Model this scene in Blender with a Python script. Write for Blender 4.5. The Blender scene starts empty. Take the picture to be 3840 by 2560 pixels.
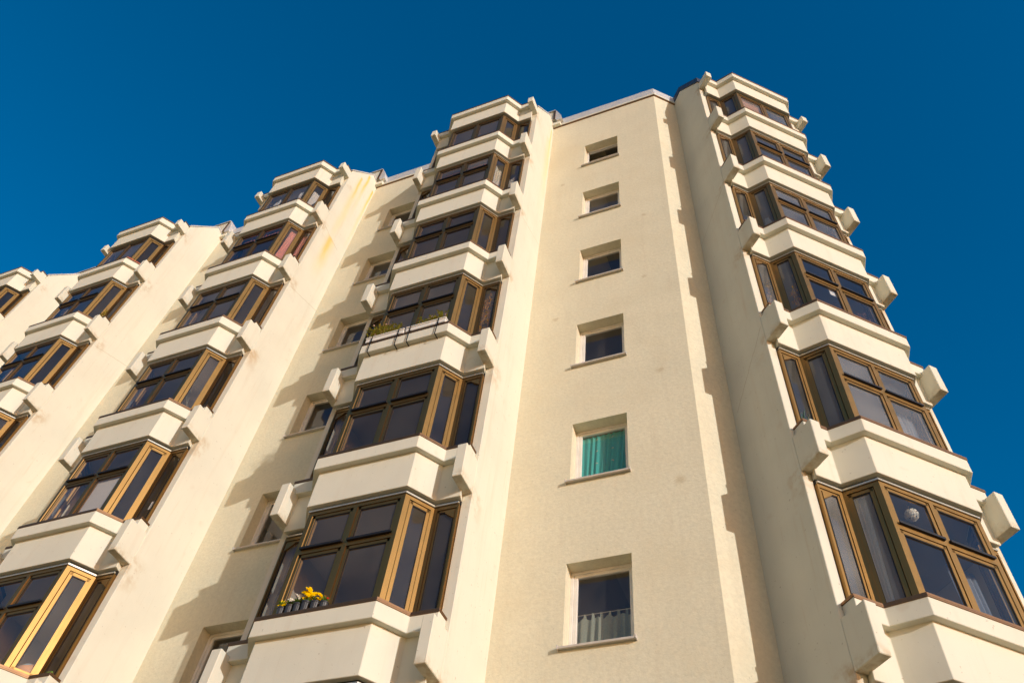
import bpy, bmesh, math, random
from mathutils import Vector, Matrix
R = math.radians
S = bpy.context.scene
COL = S.collection
rnd = random.Random(7)

# ------------------------------------------------------------------ camera
cam = bpy.data.cameras.new('camera'); camo = bpy.data.objects.new('camera', cam); COL.objects.link(camo)
cam.sensor_width = 36.0; cam.lens = 3074.878 / 3840 * 36.0
cam.clip_start = 0.1; cam.clip_end = 5000
RIGHT = Vector((0.92826664, 0.36113355, 0.08890224)); UP = Vector((0.2411915, -0.7664976, 0.59523784)); FWD = Vector((-0.2831037, 0.53109697, 0.79861649))
CAMP = Vector((5.74412919, -8.49949416, -2.94300323))
mw = Matrix.Identity(4)
for i, a in enumerate((RIGHT, UP, -FWD)):
    for j in range(3): mw[j][i] = a[j]
mw.translation = CAMP
camo.matrix_world = mw
S.camera = camo

# ------------------------------------------------------------------ light
SUN_AZ, SUN_EL = R(61.5), R(12.4)          # azimuth from -Y towards +X
sdir = Vector((math.sin(SUN_AZ) * math.cos(SUN_EL), -math.cos(SUN_AZ) * math.cos(SUN_EL), math.sin(SUN_EL)))
sun = bpy.data.lights.new('sun', 'SUN'); suno = bpy.data.objects.new('sun', sun); COL.objects.link(suno)
sun.energy = 3.05; sun.angle = R(0.5); sun.color = (0.985, 0.955, 0.93)
suno.rotation_euler = (-sdir).to_track_quat('-Z', 'Y').to_euler()
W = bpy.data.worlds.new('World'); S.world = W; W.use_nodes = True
nt = W.node_tree; nt.nodes.clear()
sky = nt.nodes.new('ShaderNodeTexSky'); sky.sky_type = 'NISHITA'; sky.sun_disc = False
sky.sun_elevation = SUN_EL; sky.sun_rotation = math.atan2(sdir.x, sdir.y)
sky.air_density = 1.0; sky.dust_density = 0.6; sky.ozone_density = 2.0
hs = nt.nodes.new('ShaderNodeHueSaturation'); hs.inputs['Saturation'].default_value = 1.6   # deep clear blue overhead
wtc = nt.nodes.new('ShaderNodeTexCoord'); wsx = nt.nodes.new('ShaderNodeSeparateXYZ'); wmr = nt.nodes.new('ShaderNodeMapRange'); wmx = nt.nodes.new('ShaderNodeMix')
wmr.interpolation_type = 'SMOOTHSTEP'; wmr.inputs[1].default_value = .10; wmr.inputs[2].default_value = .50      # warm band added low in the sky, out of view, to lift and warm shadows
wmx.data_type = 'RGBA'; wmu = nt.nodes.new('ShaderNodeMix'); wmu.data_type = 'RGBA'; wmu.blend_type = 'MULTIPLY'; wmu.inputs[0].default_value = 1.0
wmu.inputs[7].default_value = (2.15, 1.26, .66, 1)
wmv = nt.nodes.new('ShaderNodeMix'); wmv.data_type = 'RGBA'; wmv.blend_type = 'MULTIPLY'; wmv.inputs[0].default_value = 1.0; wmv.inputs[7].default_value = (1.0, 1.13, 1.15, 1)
bg = nt.nodes.new('ShaderNodeBackground'); bg.inputs['Strength'].default_value = 0.15
wo = nt.nodes.new('ShaderNodeOutputWorld')
L_ = nt.links.new
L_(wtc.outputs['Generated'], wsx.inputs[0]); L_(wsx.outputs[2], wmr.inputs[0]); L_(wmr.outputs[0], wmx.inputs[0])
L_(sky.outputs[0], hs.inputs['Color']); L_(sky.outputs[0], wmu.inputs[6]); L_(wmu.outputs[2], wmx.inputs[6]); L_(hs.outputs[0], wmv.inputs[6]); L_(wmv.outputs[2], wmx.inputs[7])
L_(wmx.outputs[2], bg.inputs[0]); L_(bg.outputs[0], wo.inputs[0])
S.view_settings.view_transform = 'Standard'; S.view_settings.look = 'None'; S.view_settings.exposure = 0.0; S.view_settings.gamma = 1.0
S.view_settings.use_curve_mapping = False
S.cycles.max_bounces = 8; S.cycles.transparent_max_bounces = 12; S.cycles.sample_clamp_indirect = 4.0

# ------------------------------------------------------------------ materials
class NT:
    def __init__(s, name):
        s.m = bpy.data.materials.new(name); s.m.use_nodes = True; s.t = s.m.node_tree
        s.b = s.t.nodes['Principled BSDF']; s.o = s.t.nodes['Material Output']; s._co = None
    def n(s, typ, **kw):
        nd = s.t.nodes.new(typ)
        for k, v in kw.items(): setattr(nd, k, v)
        return nd
    def l(s, a, b): s.t.links.new(a, b)
    def co(s):
        if not s._co:
            s._co = s.n('ShaderNodeTexCoord').outputs['Object']; x = s.n('ShaderNodeSeparateXYZ'); s.l(s._co, x.inputs[0]); s.xyz = x.outputs
        return s._co
    def geo(s): return s.n('ShaderNodeNewGeometry').outputs['Position']
    def noise(s, scale, detail=3, rough=.55, vec=None, stretch=None):
        v = vec or s.co()
        if stretch:
            mp = s.n('ShaderNodeMapping'); s.l(v, mp.inputs[0]); mp.inputs['Scale'].default_value = stretch; v = mp.outputs[0]
        t = s.n('ShaderNodeTexNoise'); t.inputs['Scale'].default_value = scale; t.inputs['Detail'].default_value = detail
        t.inputs['Roughness'].default_value = rough; s.l(v, t.inputs['Vector']); return t.outputs['Fac']
    def math(s, op, a, b=None, clamp=False):
        m = s.n('ShaderNodeMath', operation=op, use_clamp=clamp)
        for i, v in enumerate((a, b)):
            if v is None: continue
            if isinstance(v, (int, float)): m.inputs[i].default_value = v
            else: s.l(v, m.inputs[i])
        return m.outputs[0]
    def ramp(s, f, lo, hi, a=0., b=1.):
        m = s.n('ShaderNodeMapRange', interpolation_type='SMOOTHSTEP'); s.l(f, m.inputs[0])
        for i, v in enumerate((lo, hi, a, b)): m.inputs[i + 1].default_value = v
        return m.outputs[0]
    def mix(s, f, a, b, blend='MIX'):
        m = s.n('ShaderNodeMix', data_type='RGBA', blend_type=blend)
        for sock, v in ((m.inputs[0], f), (m.inputs[6], a), (m.inputs[7], b)):
            if isinstance(v, (int, float)): sock.default_value = v
            elif isinstance(v, tuple): sock.default_value = (*v, 1)
            else: s.l(v, sock)
        return m.outputs[2]
    def bump(s, h, strength, dist):
        b = s.n('ShaderNodeBump'); b.inputs['Strength'].default_value = strength; b.inputs['Distance'].default_value = dist
        s.l(h, b.inputs['Height']); s.l(b.outputs[0], s.b.inputs['Normal'])
    def set(s, **kw):
        for k, v in kw.items():
            i = s.b.inputs[k]
            if isinstance(v, tuple): i.default_value = (*v, 1)
            elif isinstance(v, (int, float)): i.default_value = v
            else: s.l(v, i)
        return s.m

def stucco(name, col, dirt, rough_cast=False, streaks=(), crack=(), smudge=False, foot=False):
    k = NT(name); g = k.geo()
    c = k.mix(k.ramp(k.noise(.9, 4, .6, g), .35, .75), col, tuple(x * .93 for x in col))
    c = k.mix(k.math('MULTIPLY', k.ramp(k.noise(1.0, 4, .65, g, (5, 5, .35)), .5, .85), .34), c, dirt)
    c = k.mix(k.math('MULTIPLY', k.ramp(k.noise(1.0, 3, .7, g, (26, 26, .8)), .62, .8), .16), c, tuple(x * .7 for x in dirt))
    c = k.mix(k.math('MULTIPLY', k.ramp(k.noise(3.1, 2, .5, g), .68, .78), .25), c, dirt)
    c = k.mix(k.math('MULTIPLY', k.ramp(k.noise(23., 2, .5, g), .70, .76), .5), c, tuple(x * .55 for x in dirt))
    k.co(); X, Y, Z = k.xyz
    for (v, zt, zb, w, colr, amt) in streaks:      # rust runs on the fin (v = distance from the back wall)
        wob = k.math('MULTIPLY', k.math('SUBTRACT', k.noise(1.3, 2, .5, None, (1, 1, 1)), .5), .12)
        d = k.math('ABSOLUTE', k.math('ADD', k.math('ADD', Y, v), wob))
        m = k.math('MULTIPLY', k.ramp(d, w, 0.0), k.math('MULTIPLY', k.ramp(Z, zb, zb + .75 * (zt - zb)), k.ramp(Z, zt + .04, zt - .04)))
        m = k.math('MULTIPLY', m, k.ramp(k.noise(4, 3, .6, None, (1, 8, .8)), .15, .6, .5, 1.))
        c = k.mix(k.math('MULTIPLY', m, amt), c, colr)
    if smudge:         # rain washes dirt off the end of every spout block onto the fin
        zz = k.math('FRACT', k.math('DIVIDE', k.math('ADD', Z, .82 + 1.4), 2.8))         # .5 at the block's underside
        a = k.math('MULTIPLY', k.ramp(zz, .30, .50), k.ramp(zz, .60, .50)); b_ = k.math('MULTIPLY', k.ramp(Y, -.66, -1.04), k.ramp(Y, -1.25, -1.06))
        a = k.math('MULTIPLY', k.math('MULTIPLY', a, b_), k.ramp(k.noise(4.2, 4, .65, g), .42, .68))
        c = k.mix(k.math('MULTIPLY', a, .75), c, (.46, .31, .15))
        s1 = k.math('MULTIPLY', k.ramp(k.noise(1.7, 3, .6, g, (9, 9, .5)), .60, .78), .22); c = k.mix(s1, c, (.52, .40, .24))
    if foot:           # moss brown rim where water drips off
        a = k.math('MULTIPLY', k.ramp(Z, -.62, -.84), k.ramp(k.noise(7, 4, .65, g), .38, .66)); c = k.mix(k.math('MULTIPLY', a, .6), c, (.44, .33, .18))
    for (v0, z0, v1, z1, w) in crack:
        # hairline joint: distance to the line v -> z in the plane of the fin
        L = math.hypot(v1 - v0, z1 - z0); nv, nz = (z1 - z0) / L, -(v1 - v0) / L
        dd = k.math('ADD', k.math('MULTIPLY', k.math('ADD', k.math('MULTIPLY', Y, -1.), -v0), nv), k.math('MULTIPLY', k.math('ADD', Z, -z0), nz))
        wob = k.math('MULTIPLY', k.math('SUBTRACT', k.noise(6, 3, .6), .5), .05)
        m = k.ramp(k.math('ABSOLUTE', k.math('ADD', dd, wob)), w, w * .3)
        lo, hi = min(v0, v1), max(v0, v1)
        m = k.math('MULTIPLY', m, k.math('MULTIPLY', k.ramp(Y, -hi - .01, -hi + .01), k.ramp(Y, -lo + .01, -lo - .01)))
        c = k.mix(k.math('MULTIPLY', m, .45), c, (.36, .27, .15))
    if rough_cast:
        c = k.mix(k.math('MULTIPLY', k.ramp(k.noise(17, 4, .7, g), .35, .68), .38), c, tuple(x * .72 for x in col))
        c = k.mix(k.math('MULTIPLY', k.ramp(k.noise(.7, 4, .6, g), .45, .75), .45), c, tuple(x * y for x, y in zip(col, (.86, .82, .76))))
        for (sx, sz, sr) in ((4.05, 7.9, .10), (4.2, 5.35, .12), (2.1, 10.2, .09), (4.0, 13.4, .08), (2.0, 16.2, .08), (3.9, 10.9, .07)):     # old blotches on the wall
            dd = k.math('SQRT', k.math('ADD', k.math('POWER', k.math('SUBTRACT', X, sx), 2.), k.math('POWER', k.math('SUBTRACT', Z, sz), 2.)))
            dd = k.math('ADD', dd, k.math('MULTIPLY', k.math('SUBTRACT', k.noise(14, 3, .6, g), .5), .16))
            c = k.mix(k.math('MULTIPLY', k.ramp(dd, sr, sr * .2), .45), c, (.42, .33, .18))
        h = k.math('ADD', k.noise(24, 4, .65, g), k.math('MULTIPLY', k.noise(9, 2, .5, g), .6))
        k.bump(h, .3, .018)
    else:
        h = k.math('ADD', k.noise(90, 3, .6, g), k.math('MULTIPLY', k.noise(2.2, 2, .5, g), 2.))
        k.bump(h, .25, .004)
    return k.set(**{'Base Color': c, 'Roughness': .9, 'Specular IOR Level': .15})

CREAM = (.685, .67, .555); DIRT = (.55, .45, .32)
M = {}
M['stucco'] = stucco('smooth cream render', CREAM, DIRT)
M['block'] = stucco('drip stained cream render', CREAM, DIRT, foot=True)
SEAM = [(1.05, 12.98, -.02, 13.4, .012)]
M['fin'] = stucco('fin render', CREAM, DIRT, crack=SEAM, smudge=True)
M['fin_b'] = stucco('fin render with seams', CREAM, DIRT, crack=[(1.05, 13.1, -.02, 12.2, .012), (1.05, 8.0, .1, 6.9, .012)], smudge=True)
RUST = (.78, .46, .06); RUSTL = (.80, .60, .25)
M['fin_rust'] = stucco('rust streaked fin render', CREAM, DIRT, streaks=[
    (.667, 19.6, 17.9, .07, RUST, 1.), (.66, 19.4, 14.6, .20, RUSTL, .55), (.434, 20.2, 18.7, .08, RUST, .95), (.43, 20.0, 17.0, .12, RUSTL, .45),
    (.085, 19.85, 18.0, .06, RUST, 1.), (.09, 19.6, 15.6, .10, RUSTL, .5), (.64, 15.97, 14.6, .14, RUST, .95), (.60, 15.97, 13.8, .30, RUSTL, .6)],
    crack=[(1.03, 16.03, .66, 15.95, .014), (.66, 15.95, .28, 15.92, .014), (1.05, 12.98, -.02, 13.4, .012)], smudge=True)
M['fin_rust_a'] = stucco('lightly streaked fin render', CREAM, DIRT, streaks=[(.12, 19.9, 18.2, .04, RUST, .8), (.13, 19.7, 15.0, .10, RUSTL, .5), (.2, 19, 14., .25, RUSTL, .35)],
    crack=SEAM, smudge=True)
M['roughcast'] = stucco('beige roughcast render', (.71, .665, .495), (.52, .43, .30), True)

def room_mat(name, col, dark):
    # every flat is painted differently: one tone per storey and per column
    k = NT(name); g = k.geo(); sx = k.n('ShaderNodeSeparateXYZ'); k.l(g, sx.inputs[0]); cb = k.n('ShaderNodeCombineXYZ')
    k.l(k.math('FLOOR', k.math('DIVIDE', k.math('ADD', sx.outputs[0], 2.96), 5.925)), cb.inputs[0]); k.l(k.math('FLOOR', k.math('DIVIDE', k.math('ADD', sx.outputs[2], .93), 2.8)), cb.inputs[1])
    w = k.n('ShaderNodeTexWhiteNoise'); k.l(cb.outputs[0], w.inputs['Vector'])
    return k.set(**{'Base Color': k.mix(w.outputs['Value'], dark, col), 'Roughness': .9})
def simple(name, col, rough=.6, metal=0., spec=.4, var=.12, vs=6.):
    k = NT(name); c = k.mix(k.ramp(k.noise(vs, 3, .6), .3, .7), col, tuple(x * (1 - var) for x in col))
    return k.set(**{'Base Color': c, 'Roughness': rough, 'Metallic': metal, 'Specular IOR Level': spec})
def bronze(name, col, rough):
    k = NT(name); f = k.noise(1.2, 4, .6, k.geo(), (14, 14, .7))
    c = k.mix(f, col, tuple(x * .78 for x in col))
    r = k.math('ADD', k.math('MULTIPLY', k.noise(5, 3, .6, k.geo()), .14), rough - .07)
    return k.set(**{'Base Color': c, 'Roughness': r, 'Metallic': .97})
M['bronze'] = bronze('bronze anodised frame', (.36, .205, .066), .44)
M['cap'] = bronze('brown sheet metal cap', (.26, .15, .08), .5)
M['gasket'] = simple('black rubber gasket', (.012, .011, .011), .5)
M['rail'] = simple('pale aluminium blind rail', (.72, .66, .52), .35, .8)
M['pvc'] = simple('white plastic window frame', (.80, .77, .70), .4)
M['zinc'] = simple('zinc flashing', (.68, .67, .63), .5, .3)
M['darkzinc'] = simple('dark sheet metal', (.10, .10, .11), .45, .7)
M['sillstone'] = simple('pale grey window sill', (.56, .52, .46), .5)
M['room'] = room_mat('interior plaster', (.80, .70, .48), (.22, .20, .18))
M['floor'] = simple('brown interior floor', (.42, .30, .18), .7)
M['ceil'] = room_mat('interior ceiling', (.86, .76, .50), (.34, .29, .20))

def glass(name, tint, rough=.0, d0=.025, d1=.085, dc=(.60, .54, .46)):
    k = NT(name); k.t.nodes.remove(k.b)
    tr = k.n('ShaderNodeBsdfTransparent'); tr.inputs[0].default_value = (*tint, 1)
    gl = k.n('ShaderNodeBsdfGlossy'); gl.inputs['Roughness'].default_value = rough; gl.inputs['Color'].default_value = (.95, .95, 1, 1)
    lw = k.n('ShaderNodeLayerWeight'); lw.inputs[0].default_value = .5            # Schlick reflectance, the same from both sides of the pane
    f = k.math('ADD', k.math('MULTIPLY', k.math('POWER', lw.outputs['Facing'], 5.), .92), .07, True)
    bm = k.n('ShaderNodeBump'); bm.inputs['Strength'].default_value = .05; bm.inputs['Distance'].default_value = .02
    k.l(k.noise(1.4, 1, .5, k.geo()), bm.inputs['Height']); k.l(bm.outputs[0], gl.inputs['Normal'])
    mx = k.n('ShaderNodeMixShader'); k.l(f, mx.inputs[0]); k.l(tr.outputs[0], mx.inputs[1]); k.l(gl.outputs[0], mx.inputs[2])
    df = k.n('ShaderNodeBsdfDiffuse'); df.inputs[0].default_value = (*dc, 1)      # thin film of dust
    m2 = k.n('ShaderNodeMixShader'); oi = k.n('ShaderNodeObjectInfo'); rnd_ = k.math('POWER', oi.outputs['Random'], 1.6)        # some tenants clean their windows, some do not
    k.l(k.math('MULTIPLY', k.ramp(k.noise(.8, 3, .6, k.geo()), .3, .7, d0, d1), k.math('ADD', k.math('MULTIPLY', rnd_, 1.7), .25)), m2.inputs[0]); k.l(mx.outputs[0], m2.inputs[1]); k.l(df.outputs[0], m2.inputs[2])
    k.l(m2.outputs[0], k.o.inputs[0]); return k.m
M['glass'] = glass('window glass', (.88, .88, .87)); M['glass_b'] = glass('dusty window glass', (.86, .88, .88), 0., .06, .15, (.54, .56, .56))

# ------------------------------------------------------------------ mesh helpers; local coords (u along the wall, v out of it, z up) -> (u, -v, z)
class MB:
    def __init__(s): s.v = []; s.f = []; s.fm = []; s.mi = 0
    def add(s, pts, faces):
        b = len(s.v); s.v += [Vector(p) for p in pts]
        for f in faces: s.f.append([b + i for i in f]); s.fm.append(s.mi)
    def quad(s, *pts): s.add([(u, -v, z) for u, v, z in pts], [list(range(len(pts)))])
    def prism(s, poly, z0, z1):
        n = len(poly); pts = [(u, -v, z0) for u, v in poly] + [(u, -v, z1) for u, v in poly]
        s.add(pts, [list(range(n)), list(range(2 * n - 1, n - 1, -1))] + [[i, (i + 1) % n, n + (i + 1) % n, n + i] for i in range(n)])
    def box(s, u0, u1, v0, v1, z0, z1): s.prism([(u0, v0), (u1, v0), (u1, v1), (u0, v1)], z0, z1)
    def prof_u(s, prof, u0, u1):      # profile in (v, z) swept along u
        n = len(prof); pts = [(u0, -v, z) for v, z in prof] + [(u1, -v, z) for v, z in prof]
        s.add(pts, [list(range(n)), list(range(2 * n - 1, n - 1, -1))] + [[i, (i + 1) % n, n + (i + 1) % n, n + i] for i in range(n)])
    def prof_v(s, prof, v0, v1):      # profile in (u, z) swept along v
        n = len(prof); pts = [(u, -v0, z) for u, z in prof] + [(u, -v1, z) for u, z in prof]
        s.add(pts, [list(range(n)), list(range(2 * n - 1, n - 1, -1))] + [[i, (i + 1) % n, n + (i + 1) % n, n + i] for i in range(n)])
    def tube(s, pts, r, n=6):
        pts = [Vector(p) for p in pts]; rings = []
        for i, p in enumerate(pts):
            d = (pts[min(i + 1, len(pts) - 1)] - pts[max(i - 1, 0)]).normalized()
            a = d.cross(Vector((.3, .2, 1))).normalized(); b = d.cross(a); rr = r[i] if isinstance(r, (list, tuple)) else r
            rings.append([p + (a * math.cos(2 * math.pi * j / n) + b * math.sin(2 * math.pi * j / n)) * rr for j in range(n)])
        faces = [[i * n + j, i * n + (j + 1) % n, (i + 1) * n + (j + 1) % n, (i + 1) * n + j] for i in range(len(pts) - 1) for j in range(n)]
        faces += [list(range(n)), list(range((len(pts) - 1) * n, len(pts) * n))]
        s.add([v for r_ in rings for v in r_], faces)
    def lathe(s, c, prof, n=14, sx=1.):
        pts = [(c[0] + r * sx * math.cos(2 * math.pi * j / n), c[1] + r * math.sin(2 * math.pi * j / n), c[2] + z) for r, z in prof for j in range(n)]
        m = len(prof)
        s.add(pts, [[i * n + j, i * n + (j + 1) % n, (i + 1) * n + (j + 1) % n, (i + 1) * n + j] for i in range(m - 1) for j in range(n)] + [list(range(n)), list(range((m - 1) * n, m * n))])
    def mesh(s, name, mats, recalc=True, bevel=0., smooth=False):
        me = bpy.data.meshes.new(name); me.from_pydata([tuple(v) for v in s.v], [], s.f)
        for m in (mats if isinstance(mats, (list, tuple)) else [mats]): me.materials.append(m)
        for p, mi in zip(me.polygons, s.fm): p.material_index = mi; p.use_smooth = smooth
        if recalc or bevel:
            bm = bmesh.new(); bm.from_mesh(me)
            if recalc: bmesh.ops.recalc_face_normals(bm, faces=bm.faces)
            if bevel:
                es = [e for e in bm.edges if len(e.link_faces) == 2 and e.calc_face_angle(0) > .5]
                bmesh.ops.bevel(bm, geom=es, offset=bevel, segments=1, affect='EDGES', clamp_overlap=True)
            bm.to_mesh(me); bm.free()
        return me
def obj(name, me, parent=None, loc=None, rz=0., label=None, cat=None, group=None, kind=None):
    o = bpy.data.objects.new(name, me); COL.objects.link(o)
    if parent: o.parent = parent
    if loc is not None: o.location = loc
    o.rotation_euler = (0, 0, rz)
    for k_, v_ in (('label', label), ('category', cat), ('group', group), ('kind', kind)):
        if v_: o[k_] = v_
    return o

# ------------------------------------------------------------------ dimensions (fitted to the photograph)
H = 2.8
FW, FI, FF, TAB = 1.54, 1.39, 1.097, 1.487       # fin outer / inner face, fin front, tab front
P1, P2, PE, VA = (.853, 1.697), (1.108, 1.3155), 1.49, 1.3155
SP, AL, XC, LB = 5.9254, 0.7648, 4.5638, 0.6733
GZ = CAMP.z - 1.6
BACK = -5.0
ZB = 20.25                                       # top of the recessed walls
def off(d, end=None):
    """right half of the bay's plan outline moved inwards by d: main corner, inner corner, end"""
    nx, ny = (P1[1] - P2[1]), (P2[0] - P1[0]); L = math.hypot(nx, ny); nx /= L; ny /= L
    c = P1[0] * nx + P1[1] * ny - d
    vm, va = P1[1] - d, VA - d
    return [((c - vm * ny) / nx, vm), ((c - va * ny) / nx, va), ((PE - d) if end is None else end, va)]
def full(half): return half[::-1] + [(-u, v) for u, v in half]      # right end -> left end
def ring(d0, d1, e0=None, e1=None, back=None):
    o_ = off(d0, e0); i_ = off(d1, e1 if e1 is not None else FI - .005)
    o_ = o_ + ([(o_[-1][0], back), (i_[-1][0], back)] if back is not None else [])
    if back is not None: i_ = i_[:-1] + [(i_[-1][0], i_[-1][1])]
    return full(o_) + full(i_)[::-1]

COLS = [(Vector((-SP * i, 0, 0)), 0.) for i in range(4)]
ex, ny_ = Vector((math.cos(AL), math.sin(AL), 0)), Vector((math.sin(AL), -math.cos(AL), 0))
OB = Vector((XC, 0, 0)) + ex * (LB + FW)
COLS.append((OB, AL))
ROOFZ = 7 * H - .328

# ------------------------------------------------------------------ shared meshes
def parapet_mesh(h_panel=.93, top=0.):
    m = MB()
    m.prism(ring(.010, .25, PE - .010, FI - .004, FF + .003), -.273, -.031)
    m.prism(ring(.102, .24, 1.425, FI - .008), -h_panel, -.15)
    return m.mesh('bay_parapet', M['stucco'], bevel=.006)
def cap_mesh():
    m = MB(); m.prism(ring(0., .21, PE, FI - .006, FF + .003), -.030, .004)
    m.prism(ring(0., .012, PE, PE - .012), -.05, -.028)
    return m.mesh('sill_cap', M['cap'], bevel=.003)
def tab_mesh(s, zb):
    m = MB(); u0, u1 = sorted((s * FI, s * FW)); m.box(u0, u1, FF - .002, TAB, zb, -.2)
    return m.mesh('spout_block', M['block'], bevel=.008)
def quad_post(m, a_out, b_out, a_in, b_in, s0, s1, z0, z1):
    """bar of a facet between fractions given in metres along it"""
    ao, bo, ai, bi = map(lambda p: Vector((p[0], p[1])), (a_out, b_out, a_in, b_in))
    Lo = (bo - ao).length
    def p(a, b, t): return a + (b - a) * t
    t0, t1 = s0 / Lo, s1 / Lo
    m.prism([tuple(p(ao, bo, t0)), tuple(p(ao, bo, t1)), tuple(p(ai, bi, t1)), tuple(p(ai, bi, t0))], z0, z1)
WT = 1.79                                         # head of the window frame above the sill
TR0, TR1 = 1.055, 1.125
def facets(d0, d1):
    """five facets left narrow, left return, main, right return, right narrow as (out a, out b, in a, in b)"""
    o_ = full(off(d0, FI - .003))[::-1]; i_ = full(off(d1, FI - .003))[::-1]
    return [(o_[k], o_[k + 1], i_[k], i_[k + 1]) for k in range(5)]
PANES = {}
def window_mesh(WT=WT, transom=True):
    """frames of a whole bay; panes are returned separately"""
    m = MB(); out = facets(.168, .235); sash = facets(.180, .228); pane = facets(.200, .201); gask = facets(.186, .197)
    dark = facets(.172, .176)
    zb, zt = .0, WT
    P = []
    for k, (ao, bo, ai, bi) in enumerate(out):
        L = (Vector(bo) - Vector(ao)).length
        m.mi = 0
        w0, w1 = {0: (.025, .05), 1: (.05, .075), 2: (.065, .065), 3: (.075, .05), 4: (.05, .025)}[k]
        quad_post(m, ao, bo, ai, bi, 0, w0, zb, zt); quad_post(m, ao, bo, ai, bi, L - w1, L, zb, zt)
        quad_post(m, ao, bo, ai, bi, w0, L - w1, zb, .055); quad_post(m, ao, bo, ai, bi, w0, L - w1, zt - .055, zt)
        cells = [(w0, L - w1, .055, zt - .055)]
        if k == 2:
            c = L / 2; quad_post(m, ao, bo, ai, bi, c - .032, c + .032, .055, zt - .055)
            if transom: quad_post(m, ao, bo, ai, bi, w0, c - .032, TR0, TR1); quad_post(m, ao, bo, ai, bi, c + .032, L - w1, TR0, TR1)
            cells = [(a, b, z0, z1) for a, b in ((w0, c - .032), (c + .032, L - w1)) for z0, z1 in (((.055, TR0), (TR1, zt - .055)) if transom else ((.055, zt - .055),))]
        so, sb, si, sbi = sash[k]; Ls = (Vector(sb) - Vector(so)).length; f = (L - Ls) / 2
        go, gb, gi, gbi = gask[k]; Lg = (Vector(gb) - Vector(go)).length; fg = (L - Lg) / 2
        po, pb, _, _ = pane[k]; Lp = (Vector(pb) - Vector(po)).length; fp = (L - Lp) / 2
        quads = []
        for a, b, z0, z1 in cells:
            g = .006; w = .045 if k == 2 else (.05 if k in (1, 3) else .03)
            a, b, z0, z1 = a + g, b - g, z0 + g, z1 - g
            if k == 2: quad_post(m, so, sb, si, sbi, a - f, a + w - f, z0, z1); quad_post(m, so, sb, si, sbi, b - w - f, b - f, z0, z1)
            else:
                wl, wr = (w, w) if k in (1, 3) else ((.012, w) if k == 0 else (w, .012))
                quad_post(m, so, sb, si, sbi, a - f, a + wl - f, z0, z1); quad_post(m, so, sb, si, sbi, b - wr - f, b - f, z0, z1)
            quad_post(m, so, sb, si, sbi, a + .01 - f, b - .01 - f, z0, z0 + w); quad_post(m, so, sb, si, sbi, a + .01 - f, b - .01 - f, z1 - w, z1)
            m.mi = 1
            for (s0, s1, y0, y1) in ((a + w - .002, a + w + .008, z0 + w, z1 - w), (b - w - .008, b - w + .002, z0 + w, z1 - w), (a + w, b - w, z1 - w - .012, z1 - w + .002), (a + w, b - w, z0 + w - .002, z0 + w + .006)):
                quad_post(m, go, gb, gi, gbi, s0 - fg, s1 - fg, y0, y1)
            m.mi = 0
            if k == 2 and z0 > TR0:
                m.mi = 1                  # drip bar under each upper light
                do, db, _, _ = facets(.130, .165)[2]; di = facets(.165, .166)[2]; Ld = (Vector(db) - Vector(do)).length; fd = (L - Ld) / 2
                quad_post(m, do, db, di[0], di[1], a - fd, b - fd, z0 - .008, z0 + .026); m.mi = 0
            def at(s_, z): return (*(Vector(po) + (Vector(pb) - Vector(po)) * ((s_ - fp) / Lp)), z)
            quads.append([at(a + .005, z0), at(b - .005, z0), at(b - .005, z1), at(a + .005, z1)])
        if k in (0, 4):                                # chamfered upper outer corner of the narrow lights
            s_ = a + .012 if k == 0 else b - .012; d_ = .14 if k == 0 else -.14
            q = [at(s_, z1 - .04), at(s_ + d_, z1 - .04), at(s_ + d_, z1 - .06), at(s_, z1 - .17)]
            m.add([(x, -(y + e), z) for e in (0.004, .03) for x, y, z in q], [[0, 1, 2, 3], [7, 6, 5, 4], [0, 1, 5, 4], [1, 2, 6, 5], [2, 3, 7, 6], [3, 0, 4, 7]])
        P.append(quads)
    # head boxes above the frame: dark gap and pale blind rail
    m.mi = 1; m.prism(ring(.185, .235, FI - .003, FI - .004), WT, WT + .09)
    return m.mesh('bay_window', [M['bronze'], M['gasket']], bevel=0.), P
def rail_mesh():
    m = MB(); m.prism(ring(.150, .18, FI - .003, FI - .004), WT + .008, WT + .04)
    return m.mesh('head_rail', M['rail'], bevel=.003)
par_me = parapet_mesh(); cap_me = cap_mesh(); rail_me = rail_mesh()
def win_set(*a):
    me, PQ = window_mesh(*a); pm = []
    for quads in PQ:
        m = MB()
        for q in quads: m.quad(*q)
        pm.append((m.mesh('pane', M['glass'], recalc=False), m.mesh('pane', M['glass_b'], recalc=False)))
    return me, pm
win_n = win_set(); win_top = win_set(1.465, False)
tab_me = {(s, t): tab_mesh(s, zb) for s in (1, -1) for t, zb in (('n', -.82), ('r', -.50))}

# ------------------------------------------------------------------ building
bld = obj('apartment_building', None, label='cream rendered apartment block with stacked bay windows between thin vertical fins, under the blue sky', cat='apartment building')
def part(name, me, frame, z=0., parent=bld, label=None):
    loc, rz = frame
    return obj(name, me, parent, (loc.x, loc.y, loc.z + z), rz, label=label)
def sub(name, me, parent, label=None): return obj(name, me, parent, label=label)

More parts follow.
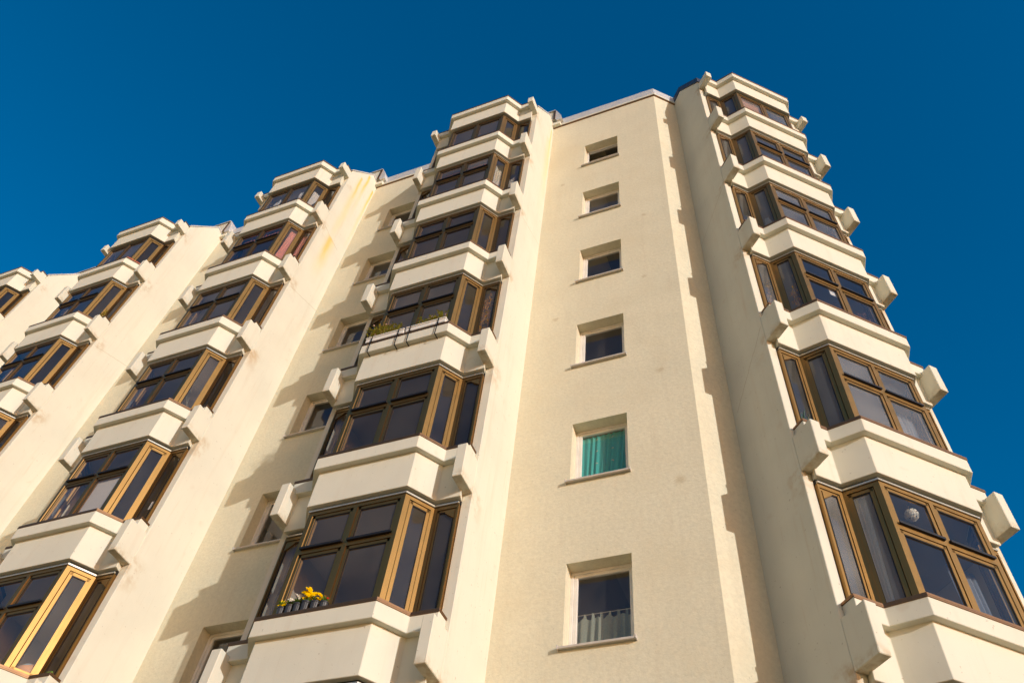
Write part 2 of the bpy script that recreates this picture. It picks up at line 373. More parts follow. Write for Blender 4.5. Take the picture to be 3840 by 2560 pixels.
FINPROF = [(BACK, GZ), (FF, GZ), (FF, 19.25), (.33, 20.5), (.06, 20.4), (-.3, 20.4), (BACK, 20.4)]
for ci, fr in enumerate(COLS):
    tower = ci == 4
    for s in (1, -1):
        m = MB(); u0, u1 = sorted((s * FI, s * FW)); m.prof_u(FINPROF, u0, u1)
        fm = M['fin_b'] if tower else (M['fin_rust'] if ci == 1 and s == 1 else (M['fin_rust_a'] if ci == 0 and s == 1 else M['fin']))
        fin = part('fin_wall', m.mesh('fin_wall', fm, bevel=.008), fr, label='fin wall with yellow rust streaks' if ci == 1 and s == 1 else None)
        c = MB(); cm = 'darkzinc' if tower else 'zinc'; t = .26 if tower else .03; e = .02 if tower else .008
        c.prof_u([(FF + .03, 19.235), (FF + .03, 19.26 + t), (.34, 20.53 + t), (-.3, 20.43 + t), (-.3, 20.405), (.05, 20.405), (.33, 20.506)], u0 - e, u1 + e)
        sub('fin_coping', c.mesh('fin_coping', M[cm]), fin)
        for k in range(0, 8):
            o = sub('spout_block', tab_me[(s, 'r' if k == 7 else 'n')], fin); o.location = (0, 0, k * H if k < 7 else ROOFZ)
    for k in range(0, 8):
        z = k * H if k < 7 else ROOFZ
        pr = part('bay_parapet', par_me, fr, z)
        sub('sill_cap', cap_me, pr)
        if k == 7: break
        wm = win_top if k == 6 else win_n
        w = part('bay_window', wm[0], fr, z)
        for q in range(5): sub('pane', wm[1][q][1 if tower else 0], w)
        if k < 6: sub('head_rail', rail_me, w)
    # floors, ceilings and inner walls seen through the glass
    fl = MB()
    for k in range(0, 9):
        z = (k * H if k < 7 else ROOFZ + (k - 7) * .0)
        if k == 8: break
        fl.mi = 0; fl.prism(full(off(.125, FI - .02)) + [(-FI + .001, BACK + .2), (FI - .001, BACK + .2)], z - .924, z - .80)
        fl.mi = 1; fl.prism(full(off(.245, FI - .02)) + [(-FI + .002, BACK + .2), (FI - .002, BACK + .2)], z - .799, z - .70)
    part('floor_slab', fl.mesh('floor_slab', [M['ceil'], M['floor']]), fr)
    bw = MB(); bw.box(-FI + .003, FI - .003, BACK + .0, BACK + .2, GZ, 19.3)
    for s in (1, -1):
        u0, u1 = sorted((s * (FI - .02), s * (FI - .001))); bw.box(u0, u1, BACK + .21, .9, GZ, 19.2)
    bw.box(-FI + .02, -.1, -1.5, -1.38, GZ, 19.2); bw.box(.75, FI - .03, -1.5, -1.38, GZ, 19.2)
    part('inner_wall', bw.mesh('inner_wall', M['room']), fr)
    # base below the lowest parapet and the sloping roof behind the roof parapet
    b = MB(); b.prism(full(off(.16, FI - .01)) + [(-FI + .01, BACK + .3), (FI - .01, BACK + .3)], GZ, -.93)
    part('base_wall', b.mesh('base_wall', M['stucco']), fr)
    r = MB(); r.prof_u([(1.2, 19.0), (1.2, 19.2), (.33, 20.46), (-.3, 20.36), (BACK, 20.36), (BACK, 19.0)], -FI + .004, FI - .004)
    rf = part('roof', r.mesh('roof', M['darkzinc']), fr)
    g = MB(); ul = -1.30 if tower else -1.64; sides = (1,) if tower else (1, -1)
    g.box(ul, 1.62, -.45, .16, 20.53, 21.16); g.mi = 1
    for s in sides:
        g.prof_v([(s * 1.622, 21.24), (s * 1.80, 20.75), (s * 1.86, 20.42), (s * 1.70, 20.40), (s * 1.622, 20.55)], -.5, .17)
    g.box(ul, 1.62, -.5, .20, 21.165, 21.21); g.mi = 2
    for s in sides:
        u0, u1 = sorted((s * 1.585, s * 1.635)); g.box(u0, u1, .171, .195, 20.5, 21.16)
    g.mi = 0
    for s in sides:
        u0, u1 = sorted((s * 1.545, s * 1.78)); g.box(u0, u1, -.45, .12, 20.22, 20.39)
    part('roof_upstand', g.mesh('roof_upstand', [M['stucco'], M['zinc'], M['cap']]), fr)

# recessed walls with punched windows
RV, WW, WH, WZ = .20, .915, 1.273, .15
def holed_wall(u0, u1, z0, z1, holes):
    m = MB(); us = sorted({u0, u1, *[h[0] for h in holes], *[h[1] for h in holes]}); zs = sorted({z0, z1, *[h[2] for h in holes], *[h[3] for h in holes]})
    for a, b in zip(us, us[1:]):
        for c, d in zip(zs, zs[1:]):
            if any(h[0] <= a and b <= h[1] and h[2] <= c and d <= h[3] for h in holes): continue
            m.quad((a, 0, c), (b, 0, c), (b, 0, d), (a, 0, d))
    for a, b, c, d in holes:
        e = -RV - .10
        m.quad((a, 0, c), (a, 0, d), (a, e, d), (a, e, c)); m.quad((b, 0, d), (b, 0, c), (b, e, c), (b, e, d))
        m.quad((a, 0, d), (b, 0, d), (b, e, d), (a, e, d)); m.quad((b, 0, c), (a, 0, c), (a, e, c), (b, e, c))
    me = m.mesh('recessed_wall', M['roughcast'], recalc=False)
    bm = bmesh.new(); bm.from_mesh(me); bmesh.ops.remove_doubles(bm, verts=bm.verts, dist=1e-4); bmesh.ops.recalc_face_normals(bm, faces=bm.faces); bm.to_mesh(me); bm.free()
    return me
def lean(q, t):      # hopper sash leaning into the room about its lower edge
    y0, z0 = RV + .04, .05; y, z = q.y - y0, q.z - z0
    return Vector((q.x, y0 + y * math.cos(t) + z * math.sin(t), z0 + z * math.cos(t) - y * math.sin(t)))
def wallwin_meshes(tilt=0.):
    f = MB(); a, b, c, d = 0, WW, 0, WH
    for n_, (o0, w, v0, v1) in enumerate(((0., .045, -RV - .07, -RV), (.047, .05, -RV - .06, -RV - .012))):
        first = len(f.v); a0, b0, c0, d0 = a + o0, b - o0, c + o0, d - o0
        f.box(a0, a0 + w, v0, v1, c0, d0); f.box(b0 - w, b0, v0, v1, c0, d0); f.box(a0 + w, b0 - w, v0, v1, c0, c0 + w); f.box(a0 + w, b0 - w, v0, v1, d0 - w, d0)
        if n_ and tilt: f.v[first:] = [lean(q, tilt) for q in f.v[first:]]
    p = MB(); v = -RV - .035; p.quad((a + .06, v, c + .06), (b - .06, v, c + .06), (b - .06, v, d - .06), (a + .06, v, d - .06))
    if tilt: p.v = [lean(q, tilt) for q in p.v]
    s = MB(); s.prof_u([(-RV + .002, .004), (-RV + .002, -.015), (.005, -.03), (.062, -.046), (.066, -.018), (.06, -.013)], -.055, WW + .03)
    s.box(-.063, -.045, -.02, .07, -.05, .008); s.box(WW + .022, WW + .04, -.02, .07, -.05, .008)
    return f.mesh('wall_window', M['pvc'], bevel=.003), p.mesh('pane', M['glass'], recalc=False), s.mesh('window_sill', M['sillstone'], bevel=.003)
WWM = {'n': wallwin_meshes(), 't': wallwin_meshes(R(11))}
FA = (Vector((0, 0, 0)), 0.)
FB = COLS[4]
def wall_window(u, k, kind='n'):
    ww_me, wp_me, ws_me = WWM[kind]
    w = part('wall_window', ww_me, (Vector((u, 0, 0)), 0.), k * H + WZ)
    sub('pane', wp_me, w); sub('window_sill', ws_me, w); return w
UW = 2.545
holes = [(UW, UW + WW, k * H + WZ, k * H + WZ + WH) for k in range(0, 7)]
part('recessed_wall', holed_wall(FW, XC, GZ, ZB, holes), FA)
UL = -3.455
holesl = [(UL, UL + WW, k * H + WZ, k * H + WZ + WH) for k in range(0, 7)]
part('recessed_wall', holed_wall(-SP + FW, -FW, GZ, ZB, holesl), FA)
for i in (1, 2): part('recessed_wall', holed_wall(-SP * (i + 1) + FW, -SP * i - FW, GZ, ZB, []), FA)
part('recessed_wall', holed_wall(-SP * 3 - FW - 4, -SP * 3 - FW, GZ, ZB, []), FA)
part('recessed_wall', holed_wall(-FW - LB, -FW, GZ, ZB, []), FB)
for k in range(1, 7): wall_window(UW, k, 't' if k == 6 else 'n'); wall_window(UL, k)
# rooms behind the punched windows
for (a, b, ka) in ((FW + .01, XC - .02, 0), (-SP + FW + .01, -FW - .01, 0)):
    m = MB()
    m.box(a, b, -3.2, -3.1, GZ, 20.2)
    for k in range(0, 8): m.box(a, b, -3.09, -RV - .12, k * H - .95, k * H - .72)
    m.box(a, a + .06, -3.09, -RV - .12, GZ, 20.2); m.box(b - .06, b, -3.09, -RV - .12, GZ, 20.2)
    part('inner_wall', m.mesh('inner_wall', M['room']), FA)
# copings on the recessed walls
def coping(a, b, fr):
    c = MB(); c.prof_u([(.045, ZB - .02), (.05, ZB + .04), (-.02, ZB + .05), (-.02, ZB - .0)], a, b); c.mi = 1
    c.prof_u([(.047, ZB + .041), (.0, ZB + .56), (-.3, ZB + .58), (-.3, ZB + .05)], a, b); c.mi = 2
    c.prof_u([(.03, ZB - .001), (.03, ZB - .05), (.002, ZB - .05), (.002, ZB - .001)], a, b)
    return part('roof_coping', c.mesh('roof_coping', [M['stucco'], M['zinc'], M['cap']]), fr)
coping(FW + .01, XC + .012, FA); coping(-FW - LB - .012, -FW - .01, FB)
for i in range(3): coping(-SP * (i + 1) + FW + .01, -SP * i - FW - .01, FA)
rp = MB(); rp.box(-SP * 3 - 6, XC, BACK - 6, -.31, ZB, ZB + .3)
part('roof', rp.mesh('roof', M['darkzinc']), FA)

# ------------------------------------------------------------------ ground
k = NT('yellow gravel'); g = k.geo()
c = k.mix(k.ramp(k.noise(.4, 4, .6, g), .3, .7), (.33, .22, .09), (.28, .18, .07))
gm = k.set(**{'Base Color': c, 'Roughness': .9})
m = MB(); m.add([(-1500, -1500, GZ), (1500, -1500, GZ), (1500, 1500, GZ), (-1500, 1500, GZ)], [[0, 1, 2, 3]])
obj('ground', m.mesh('ground', gm), kind='structure', label='yellowish gravel ground below the apartment block', cat='ground')

# ------------------------------------------------------------------ things in and on the windows
def frame_mat(fr):
    return Matrix.Translation(fr[0]) @ Matrix.Rotation(fr[1], 4, 'Z')
def thing(name, me, ci, z, label, cat, group=None):
    loc, rz = COLS[ci] if ci is not None else FA
    return obj(name, me, None, (loc.x, loc.y, loc.z + z), rz, label=label, cat=cat, group=group)
def inn(f, s, d):
    """point (u, v) behind facet f (0 left narrow .. 4 right narrow) at fraction s, d metres inside the glass"""
    ao, bo, ai, bi = facets(.206, .206 + d)[f]
    return Vector(ai) + (Vector(bi) - Vector(ai)) * s
def cloth_mesh(name, mat, f, d, top, bot, zt, zb, folds=7, amp=.022, ztf=None, zbf=None, nu=60, nv=14, seed=0, uv=None):
    """hanging cloth behind facet f; top/bot = fractions covered at the head and the hem"""
    r_ = random.Random(seed); ph = [r_.uniform(0, 6) for _ in range(4)]
    m = MB(); n = nu + 1; sides = []
    for side in (0, 1):
        for j in range(nv + 1):
            t = j / nv
            for i in range(n):
                q = i / nu
                s0 = top[0] + (top[1] - top[0]) * q; s1 = bot[0] + (bot[1] - bot[0]) * q; e = t * t * (3 - 2 * t)
                s_ = s0 + (s1 - s0) * e
                w = amp * (.45 + .55 * t) * (math.sin(q * folds * 6.283 + ph[0] + .5 * t) + .4 * math.sin(q * folds * 2.7 * 6.283 / 2 + ph[1] + t))
                a = zt - (ztf(q) if ztf else 0); b = zb + (zbf(q) if zbf else 0)
                if uv: p = uv[0] + (uv[1] - uv[0]) * s_; p = Vector((p.x, p.y + w))
                else: p = inn(f, s_, d + w)
                m.v.append(Vector((p.x, -p.y + .004 * side, a + (b - a) * t)))
    N = n * (nv + 1)
    for side in (0, 1):
        for j in range(nv):
            for i in range(nu):
                q = [side * N + j * n + i, side * N + j * n + i + 1, side * N + (j + 1) * n + i + 1, side * N + (j + 1) * n + i]
                m.f.append(q if side else q[::-1]); m.fm.append(0)
    return m.mesh(name, mat, recalc=False, smooth=True)
def cloth_mat(name, col, trans=.35, pat=None):
    k = NT(name); c = col
    f = k.ramp(k.noise(60, 2, .5), .35, .65)
    c = k.mix(f, col, tuple(x * .9 for x in col))
    if pat == 'lace': c = k.mix(k.ramp(k.noise(38, 2, .4), .52, .58), c, tuple(x * .55 for x in col))
    if pat == 'dots':
        k.co(); X, Y, Z = k.xyz
        a = k.math('MULTIPLY', k.math('LESS_THAN', k.math('FRACT', k.math('DIVIDE', X, .26)), .14), k.math('LESS_THAN', k.math('FRACT', k.math('DIVIDE', Z, .27)), .11))
        c = k.mix(k.math('MULTIPLY', a, .7), c, (.62, .62, .48))
    d = k.n('ShaderNodeBsdfDiffuse'); t = k.n('ShaderNodeBsdfTranslucent'); k.l(c, d.inputs[0]); k.l(c, t.inputs[0])
    mx = k.n('ShaderNodeMixShader'); mx.inputs[0].default_value = trans; k.l(d.outputs[0], mx.inputs[1]); k.l(t.outputs[0], mx.inputs[2])
    k.l(mx.outputs[0], k.o.inputs[0]); return k.m
CW = cloth_mat('white voile', (.80, .79, .76)); CP = cloth_mat('salmon pink cloth', (.86, .42, .34)); CT = cloth_mat('teal cloth', (.10, .64, .58), .3, 'dots')
CG = cloth_mat('pale green cloth', (.42, .46, .36), .3); CL = cloth_mat('cream lace', (.78, .74, .62), .3, 'lace'); CO = cloth_mat('dark orange blind cloth', (.60, .26, .08), .4)
CS = cloth_mat('grey blue net', (.42, .46, .52), .5)
def curtain(ci, k, f, label, mat, group=None, **kw):
    z = k * H
    return thing('curtain', cloth_mesh('curtain', mat, f, **kw), ci, z, label, 'curtain', group)
# pink curtains, second column from the left of the main block
curtain(1, 5, 3, 'salmon pink curtain swept to one side behind the golden side pane', CP, 'pink curtains', d=.08, top=(.3, .98), bot=(.22, .55), zt=1.66, zb=.02, folds=6, seed=1)
curtain(1, 5, 4, 'salmon pink curtain hanging behind the narrow dark pane beside the fin', CP, 'pink curtains', d=.08, top=(.05, .95), bot=(.15, .95), zt=1.66, zb=.02, folds=5, seed=2)
curtain(1, 5, 2, 'short salmon pink valance across the four main panes', CP, 'pink curtains', d=.10, top=(.02, .98), bot=(.02, .98), zt=1.66, zb=1.28, folds=14, seed=3)
# white curtains on the top floor beside them
for f, tp, bt, zf, lb in ((2, (.04, .45), (.02, .40), lambda q: .9 * abs(q - .5) , 'white curtain looped up in the left half of the top floor window'),
                      (2, (.72, .99), (.80, .99), lambda q: .15 * q, 'white curtain gathered at the right end of the top floor window'),
                      (3, (.02, .75), (.02, .30), lambda q: .1 * q, 'white curtain drawn back behind the top floor side pane')):
    curtain(1, 6, f, lb, CW, 'white curtains on the top floor', d=.09, top=tp, bot=bt, zt=1.2, zb=.0, folds=5, ztf=zf, seed=int(tp[0] * 100))
# lace on the middle column
curtain(0, 5, 3, 'cream lace curtain with scalloped top behind the side pane', CL, 'cream lace curtains', d=.07, top=(.12, .78), bot=(.1, .72), zt=1.5, zb=.02, folds=5, amp=.015, ztf=lambda q: .22 * q + .05 * math.sin(q * 15), seed=5)
curtain(0, 5, 4, 'cream lace strip hanging in the narrow pane beside the fin', CL, 'cream lace curtains', d=.07, top=(.06, .55), bot=(.08, .48), zt=1.25, zb=.02, folds=4, amp=.015, ztf=lambda q: .2 * math.sin(q * 3), seed=6)
curtain(0, 5, 2, 'dark orange pleated blind rolled down behind the upper panes', CO, d=.10, top=(.04, .96), bot=(.04, .96), zt=1.70, zb=1.36, folds=40, amp=.006, nu=200, seed=7)
curtain(0, 5, 2, 'short white voile curtain low in the left main pane', CW, d=.12, top=(.05, .24), bot=(.05, .24), zt=.62, zb=.02, folds=4, seed=8)
curtain(0, 6, 2, 'folded white cloth in the lower left corner of the top pane', CW, d=.10, top=(.10, .13), bot=(.06, .20), zt=.62, zb=.02, folds=2, seed=9)
# tower
curtain(4, 1, 1, 'white voile curtain hanging behind the dark side pane of the lowest tower window', CW, d=.07, top=(.16, .62), bot=(.22, .52), zt=1.70, zb=.02, folds=4, seed=11)
curtain(4, 1, 2, 'grey blue striped net curtain in the lower right tower pane', CS, d=.22, top=(.62, .96), bot=(.64, .96), zt=1.04, zb=.02, folds=6, amp=.03, seed=12)
curtain(4, 2, 2, 'grey net curtain at the right end of the second tower window', CS, d=.16, top=(.76, .97), bot=(.76, .97), zt=1.04, zb=.02, folds=4, seed=13)
curtain(4, 4, 1, 'crumpled white cloth low behind the dark side pane of the tower', CW, d=.08, top=(.42, .60), bot=(.30, .92), zt=.72, zb=.02, folds=4, seed=14)
# punched windows of the roughcast wall
def wall_curtain(k, label, mat, name, **kw):
    return obj('curtain', cloth_mesh(name, mat, 0, 0, uv=(Vector((UW + .06, -RV - .075)), Vector((UW + WW - .06, -RV - .075))), **kw), None, (0, 0, k * H + WZ), 0, label=label, cat='curtain')
wall_curtain(2, 'teal curtain with small pale squares in the second lowest small window', CT, 'curtain', top=(.0, 1.), bot=(.0, .92), zt=1.18, zb=.05, folds=9, amp=.02, nu=110, seed=15)
def tabs(q): return 0 if (q * 7.0) % 1.0 < .28 else .075 + .02 * math.sin(q * 30)
wall_curtain(1, 'pale green tab top cafe curtain in the lowest small window', CG, 'curtain', top=(.0, 1.), bot=(.0, 1.), zt=.63, zb=.05, folds=7, amp=.022, ztf=tabs, nu=150, seed=16)
m = MB(); m.tube([(UW + .05, RV + .075, .62), (UW + WW - .05, RV + .075, .62)], .006)
obj('curtain_rod', m.mesh('curtain_rod', M['rail']), None, (0, 0, H + WZ), 0, label='thin curtain rod carrying the pale green tab top curtain', cat='curtain rod')
# white board and papers
M['paper'] = simple('white paper', (.78, .77, .74), .8); M['card'] = simple('grey white board', (.62, .59, .54), .7, var=.05, vs=2.)
M['green'] = simple('lime green plastic', (.30, .62, .05), .5); M['orange'] = simple('orange plastic', (.75, .30, .08), .45); M['sky'] = simple('pale blue plastic', (.35, .62, .68), .5)
M['redpaint'] = simple('red painted tube', (.70, .10, .03), .4); M['wood'] = simple('varnished brown blind', (.62, .30, .09), .5)
def panel(name, mat, ci, k, f, s0, s1, z0, z1, d, label, cat, th=.012):
    a, b, a2, b2 = inn(f, s0, d), inn(f, s1, d), inn(f, s0, d + th), inn(f, s1, d + th)
    m = MB(); m.prism([tuple(a), tuple(b), tuple(b2), tuple(a2)], z0, z1); return thing(name, m.mesh(name, mat, bevel=.002), ci, k * H, label, cat)
panel('white_board', M['card'], 1, 2, 2, .53, .95, .04, 1.04, .03, 'white board filling the lower right pane between golden post and mullion', 'board')
panel('paper_note', M['paper'], 1, 2, 4, .50, .95, .42, .60, .03, 'white printed paper note in the narrow pane beside the fin', 'paper note')
panel('storage_box', M['paper'], 1, 2, 4, .25, .9, .02, .22, .05, 'white storage box standing on the inner sill of the narrow pane', 'box', .2)
panel('paper_note', M['paper'], 4, 3, 2, .36, .50, .86, 1.02, .02, 'white paper note stuck inside the lower left tower pane', 'paper note')
panel('green_book', M['green'], 1, 1, 4, .18, .42, .02, .22, .05, 'lime green book standing on the inner sill of the narrow pane', 'book', .03)
panel('wooden_blind', M['wood'], 4, 6, 2, .08, .46, .50, 1.40, .04, 'brown wooden blind covering the left top floor tower pane', 'blind')
panel('picture_frame', M['paper'], 4, 1, 2, .86, .93, 1.20, 1.27, .03, 'small white card standing on the transom of the upper right tower pane', 'card')
# globe ball seen low in the golden side pane, bottom left
m = MB(); c = inn(3, .42, .25)
m.lathe((c.x, -c.y, -.12), [(.001, 0), (.12, .03), (.20, .11), (.23, .23), (.20, .35), (.12, .43), (.001, .46)], 24)
k = NT('orange and blue ball'); col = k.mix(k.ramp(k.noise(4, 1, .4), .50, .53), (.70, .36, .17), (.36, .58, .62))
gb = m.mesh('beach_ball', k.set(**{'Base Color': col, 'Roughness': .45}), smooth=True)
thing('beach_ball', gb, 1, H, 'large orange and pale blue ball lying low behind the golden side pane', 'ball')
# ceiling lamp like a flower head
m = MB(); rr = random.Random(3); c = Vector((-.20, -1.36, 1.60))
for i in range(150):
    th, ph_ = rr.uniform(0, 6.283), math.acos(rr.uniform(-1, 1)); n_ = Vector((math.sin(ph_) * math.cos(th), math.sin(ph_) * math.sin(th), math.cos(ph_)))
    p = c + n_ * .075; a = n_.cross(Vector((.2, .5, 1))).normalized(); b = n_.cross(a); r_ = .024
    m.add([p + a * r_, p + b * r_ + n_ * .01, p - a * r_, p - b * r_ + n_ * .01], [[0, 1, 2, 3]])
m.tube([c + Vector((0, 0, .08)), c + Vector((0, 0, .27))], .006)
k = NT('white petal shade'); thing('petal_lamp', m.mesh('petal_lamp', k.set(**{'Base Color': (.85, .82, .72), 'Roughness': .7}), recalc=False), 4, H, 'round white petal lamp hanging behind the upper left tower pane', 'ceiling lamp')

# ---- plants
def leaf(m, p, d, L, w, up=Vector((0, 0, 1))):
    d = d.normalized(); s_ = d.cross(up); s_ = s_.normalized() if s_.length > 1e-3 else Vector((1, 0, 0)); n_ = s_.cross(d)
    m.add([p, p + d * L * .5 + s_ * w + n_ * w * .3, p + d * L, p + d * L * .5 - s_ * w + n_ * w * .3], [[0, 1, 2], [0, 2, 3]])
def leaf_mat(name, col, col2):
    k = NT(name); c = k.mix(k.ramp(k.noise(30, 2, .5), .35, .65), col, col2)
    d = k.n('ShaderNodeBsdfDiffuse'); t = k.n('ShaderNodeBsdfTranslucent'); k.l(c, d.inputs[0]); k.l(c, t.inputs[0]); mx = k.n('ShaderNodeMixShader'); mx.inputs[0].default_value = .35
    k.l(d.outputs[0], mx.inputs[1]); k.l(t.outputs[0], mx.inputs[2]); k.l(mx.outputs[0], k.o.inputs[0]); return k.m
LG = leaf_mat('green leaf', (.10, .20, .03), (.17, .26, .04)); LY = leaf_mat('yellow green leaf', (.46, .40, .06), (.34, .22, .05)); LD = leaf_mat('dry golden leaf', (.80, .50, .12), (.62, .34, .08)); LB = leaf_mat('blue green leaf', (.05, .16, .09), (.16, .26, .10))
LG2 = leaf_mat('autumn green leaf', (.38, .36, .05), (.24, .24, .03)); PY = leaf_mat('yellow petal', (.95, .72, .0), (.95, .60, .0)); PW = leaf_mat('white petal', (.85, .82, .74), (.80, .74, .60)); PR = leaf_mat('red petal', (.70, .05, .03), (.6, .12, .04)); PK = leaf_mat('pink petal', (.80, .45, .42), (.85, .6, .5))
M['pot'] = simple('black ribbed plastic', (.035, .033, .032), .35, spec=.6); M['soil'] = simple('dark soil', (.04, .028, .02), .95)
def bloom(m, p, r, rr, n=7, face=Vector((.55, -.6, .25))):
    f_ = (face + Vector((rr.uniform(-.5, .5), rr.uniform(-.5, .5), rr.uniform(-.3, .5)))).normalized(); a = f_.cross(Vector((0, 0, 1))).normalized(); b = f_.cross(a)
    for lay in range(2):
        for i in range(n):
            t = 6.283 * (i + .5 * lay) / n; d = a * math.cos(t) + b * math.sin(t); s_ = a * -math.sin(t) + b * math.cos(t); R_ = r * (1 - .35 * lay); o_ = f_ * (.006 + .008 * lay)
            m.add([p + o_ * .3, p + d * R_ * .6 + s_ * R_ * .38 + o_, p + d * R_ + o_ * .5, p + d * R_ * .6 - s_ * R_ * .38 + o_], [[0, 1, 2, 3]])
def pot_mesh(h, r):
    m = MB(); n = 40
    prof = [(r * .74, 0), (r * .78, .004), (r * .95, h * .86), (r * 1.06, h * .86), (r * 1.06, h), (r * .96, h), (r * .93, h * .9)]
    pts = []
    for i, (rad, z) in enumerate(prof):
        for j in range(n):
            q = rad * (1 + (.035 if (j % 2 and 1 <= i <= 2) else 0)); pts.append((q * math.cos(6.283 * j / n), q * math.sin(6.283 * j / n), z))
    m.add(pts, [[i * n + j, i * n + (j + 1) % n, (i + 1) * n + (j + 1) % n, (i + 1) * n + j] for i in range(len(prof) - 1) for j in range(n)] + [list(range(n)), list(range((len(prof) - 1) * n, len(prof) * n))])
    return m.mesh('flower_pot', M['pot'])
POTS = [(-.565, .135, .052, PY, 'yellow', 'black ribbed pot of yellow pansies, leftmost of the row on the brown sill'),
        (-.448, .145, .052, PW, 'white', 'black ribbed pot with a full white bloom, second from the left on the brown sill'),
        (-.332, .150, .052, PW, 'white2', 'black ribbed pot with small tall white blooms, third from the left on the brown sill'),
        (-.215, .155, .058, PY, 'yellow3', 'black ribbed pot crowned by the tallest yellow pansies on the brown sill'),
        (-.075, .130, .060, PY, 'yellow2', 'wider black pot with yellow pansies next to the tipped pot'),
        (.055, .105, .055, PR, 'red', 'smooth black pot with grassy leaves and red buds, rightmost on the brown sill')]
for u, h, r, pet, kind, lb in POTS:
    rr = random.Random(kind); base = Vector((u, -1.615, H + .005))
    root = obj('potted_flower', None, None, tuple(base), 0, label=lb, cat='potted flower', group='flower pots on the brown sill')
    obj('flower_pot', pot_mesh(h, r), root)
    s_ = MB(); s_.lathe((0, 0, h * .86), [(r * .90, 0), (r * .5, .008)], 14); obj('soil', s_.mesh('soil', M['soil']), root)
    g = MB()
    for i in range(60 if kind != 'red' else 90):
        t = rr.uniform(0, 6.283); up_ = rr.uniform(.3, 1.5) if kind != 'red' else rr.uniform(.8, 3.5)
        leaf(g, Vector((rr.uniform(-.5, .5) * r, rr.uniform(-.5, .5) * r, h * rr.uniform(.9, 1.15))), Vector((math.cos(t), math.sin(t), up_)), rr.uniform(.04, .09), .012 if kind != 'red' else .005)
    for i in range(6): g.tube([Vector((rr.uniform(-.4, .4) * r, rr.uniform(-.4, .4) * r, h * .9)), Vector((rr.uniform(-.8, .8) * r, rr.uniform(-.8, .8) * r, h + rr.uniform(.04, .10)))], .003, 4)
    obj('foliage', g.mesh('foliage', LG, recalc=False), root)
    b = MB(); nb = {'yellow': 9, 'white': 7, 'white2': 4, 'yellow3': 12, 'yellow2': 10, 'red': 3}[kind]; top = {'yellow3': .17, 'white2': .14}.get(kind, .10)
    for i in range(nb): bloom(b, Vector((rr.uniform(-1.1, 1.1) * r, rr.uniform(-1.1, .6) * r, h + rr.uniform(.015, top))), .042 if kind != 'red' else .02, rr)
    obj('blossom', b.mesh('blossom', pet, recalc=False), root)

# window boxes on brackets, third floor of the middle column
def trough(u0, u1, lb, dens, seed, spread, tall):
    rr = random.Random(seed); root = obj('window_box', None, None, (0, 0, 3 * H + .006), 0, label=lb, cat='window box', group='planted window boxes on the bracketed sill')
    t = MB(); v0, v1 = 1.545, 1.715; h = .13
    t.prism([(u0 + .01, v0 + .01), (u1 - .01, v0 + .01), (u1 - .01, v1 - .01), (u0 + .01, v1 - .01)], 0, h * .9)
    t.box(u0, u1, v1 - .012, v1 + .004, h * .78, h); t.box(u0, u1, v0 - .004, v0 + .012, h * .78, h); t.box(u0, u0 + .014, v0 + .012, v1 - .012, h * .78, h); t.box(u1 - .014, u1, v0 + .012, v1 - .012, h * .78, h)
    obj('planter_tray', t.mesh('planter_tray', M['pvc'], bevel=.004), root)
    g = MB(); y = MB(); f_ = MB()
    for i in range(dens):
        u = spread(rr); hh = rr.uniform(.08, tall) * (1.0 if rr.random() < .6 else .6)
        p0 = Vector((u, -rr.uniform(v0 + .02, v1 - .01), h * .9)); p1 = p0 + Vector((rr.uniform(-.08, .08), rr.uniform(-.10, .06), hh))
        g.tube([p0, (p0 + p1) / 2 + Vector((rr.uniform(-.02, .02), 0, 0)), p1], .0025, 4)
        for q in range(9):
            t_ = rr.uniform(0, 6.283); (y if rr.random() < .45 else g)
            leaf(y if rr.random() < .5 else g, p0 + (p1 - p0) * rr.uniform(.3, 1.05), Vector((math.cos(t_), math.sin(t_), rr.uniform(-.4, .8))), rr.uniform(.035, .07), rr.uniform(.010, .018))
        if rr.random() < .10: bloom(f_, p1 + Vector((0, -.02, .01)), .022, rr)
    obj('foliage', g.mesh('foliage', LG2, recalc=False), root); obj('yellow_foliage', y.mesh('yellow_foliage', LY, recalc=False), root)
    if f_.v: obj('blossom', f_.mesh('blossom', PK, recalc=False), root)
trough(-.80, -.03, 'white window box with dense yellowish green plants at the left of the bracketed sill', 62, 21, lambda r_: -.78 + .62 * min(1, max(0, r_.betavariate(1.1, 1.3))), .5)
trough(.0, .78, 'white window box with sparse thin plants at the right of the bracketed sill', 26, 22, lambda r_: .16 + .56 * r_.random(), .34)
M['iron'] = simple('black iron bracket', (.02, .018, .017), .5, .6)
for u, lb in ((-.66, 'black bracket hooked over the sill at the far left under the dense window box'), (-.13, 'black bracket below the right end of the dense window box'), (.10, 'black bracket below the left end of the sparse window box'), (.64, 'black bracket at the far right under the sparse window box')):
    m = MB(); m.box(-.008, .008, 1.716, 1.724, -.31, .14); m.box(-.008, .008, 1.60, 1.716, .0045, .0105); m.box(-.008, .008, 1.60, 1.7235, -.318, -.3105)
    obj('box_bracket', m.mesh('box_bracket', M['iron']), None, (u, 0, 3 * H), 0, label=lb, cat='bracket', group='iron brackets of the window boxes')

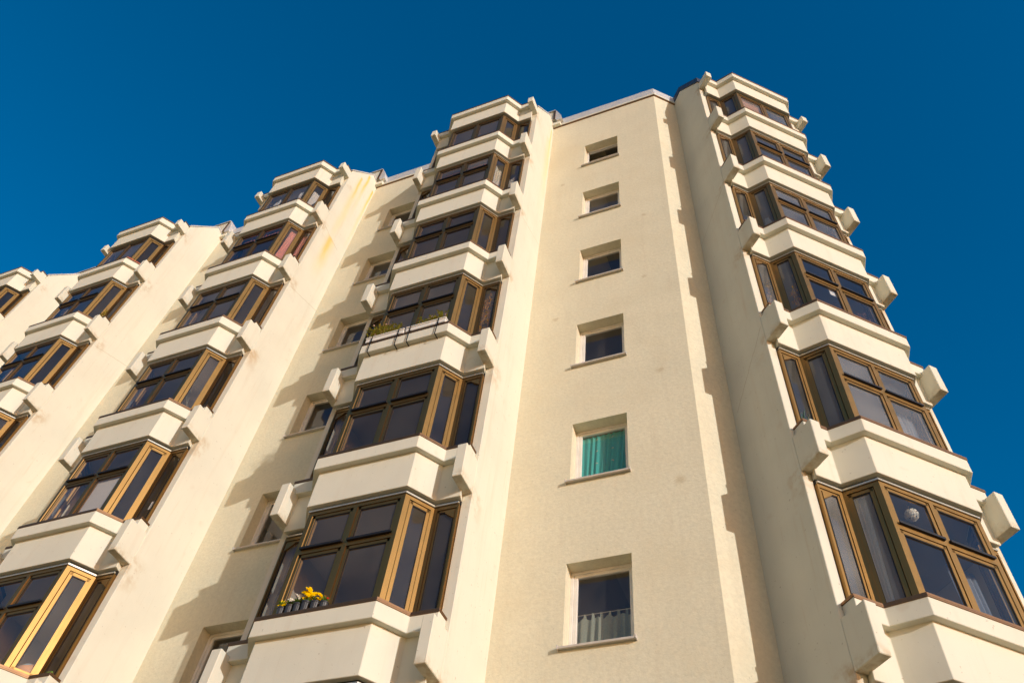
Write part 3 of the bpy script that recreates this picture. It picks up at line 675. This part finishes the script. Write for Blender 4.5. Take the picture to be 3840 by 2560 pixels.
def vine(ci, k, f, s0, s1, z0, z1, d, n, lb, seed, mat=LD, lsz=.035):
    rr = random.Random(seed); m = MB()
    for q in range(n):
        s_ = rr.uniform(s0, s1); z = z0 + .02; pts = []
        while z < z1 * rr.uniform(.75, 1.0):
            p = inn(f, min(max(s_, .04), .96), d + rr.uniform(0, .05)); pts.append(Vector((p.x, -p.y, z))); z += .09; s_ += rr.uniform(-.12, .12)
        if len(pts) < 2: continue
        m.tube(pts, .0045, 4)
        for p in pts[1:]:
            for _ in range(4):
                t = rr.uniform(0, 6.283); leaf(m, p + Vector((rr.uniform(-.03, .03), rr.uniform(-.02, .02), rr.uniform(-.04, .04))), Vector((math.cos(t), math.sin(t) * .5, rr.uniform(-.9, .4))), rr.uniform(.6, 1.5) * lsz, lsz * .32)
    return thing('dried_vine' if mat is LD else 'house_plant', m.mesh('dried_vine', mat, recalc=False), ci, k * H, lb, 'dried plant' if mat is LD else 'house plant')
vine(0, 3, 4, .3, .6, .35, 1.66, .015, 3, 'golden dried vine hanging behind the narrow right pane above the window boxes', 31, LD, .055)
vine(4, 3, 1, .2, .85, .2, 1.05, .05, 4, 'golden dried twigs spread behind the dark side pane of the tower', 32, LD, .05)
vine(4, 3, 0, .3, .75, .6, 1.55, .05, 2, 'golden dried tendril in the narrow pane at the left of the tower', 33, LD, .05)
vine(4, 3, 2, .60, .88, .05, .95, .06, 9, 'bushy brownish pink dried flowers in the lower right tower pane', 34, leaf_mat('dry pink flower', (.45, .22, .16), (.30, .16, .10)), .03)
vine(4, 5, 0, .2, .9, .1, 1.1, .06, 5, 'leafy green plant in the narrow pane high on the tower', 35, LG, .05)
vine(2, 5, 4, .1, .8, .02, .45, -.20, 4, 'small dry bush on the sill beside the spout block of the far column', 36, LY, .04)
vine(1, 3, 3, .15, .5, .02, .75, .05, 3, 'pale trailing house plant low behind the golden side pane', 37, leaf_mat('pale leaf', (.45, .45, .35), (.30, .34, .22)), .03)
m = MB(); rr = random.Random(41)
for i in range(16):
    c = inn(0, .3, .16); bloom(m, Vector((c.x + rr.uniform(-.1, .13), -c.y + rr.uniform(-.03, .03), rr.uniform(.35, .9))), .05, rr)
thing('flower_bouquet', m.mesh('flower_bouquet', leaf_mat('apricot petal', (.85, .35, .15), (.85, .75, .60)), recalc=False), 4, 5 * H, 'apricot and white bouquet in the narrow pane high on the tower', 'bouquet')
m = MB(); rr = random.Random(42); c = inn(0, .42, .14)
for i in range(46):
    t = rr.uniform(0, 6.283); d = Vector((math.cos(t) * .6, math.sin(t) * .35, rr.uniform(.15, 1.3))); leaf(m, Vector((c.x, -c.y, .18 + rr.uniform(0, .1))), d, rr.uniform(.25, .46), .014)
m.lathe((c.x, -c.y, .02), [(.05, 0), (.07, .15), (.06, .16)], 12)
thing('spiky_plant', m.mesh('spiky_plant', LB, recalc=False), 4, 2 * H, 'spiky blue green plant in the narrow pane at the left of the tower', 'house plant')
# red tube rail on the far column's sill
m = MB(); o_ = off(.05); a = o_[0]; b = o_[1]
m.tube([(-.1, -a[1], .05), (a[0], -a[1], .05), (a[0], -a[1], .05), (b[0], -b[1], .05), (b[0] + .3, -b[1], .05)], .016, 8)
for q in (.05, .35, .65, .95): m.tube([(a[0] + (b[0] - a[0]) * q, -(a[1] + (b[1] - a[1]) * q), .0), (a[0] + (b[0] - a[0]) * q, -(a[1] + (b[1] - a[1]) * q), .05)], .01, 6)
thing('red_rail', m.mesh('red_rail', M['redpaint']), 2, 6 * H, 'red tube rail running round the top floor sill of the far column', 'rail')
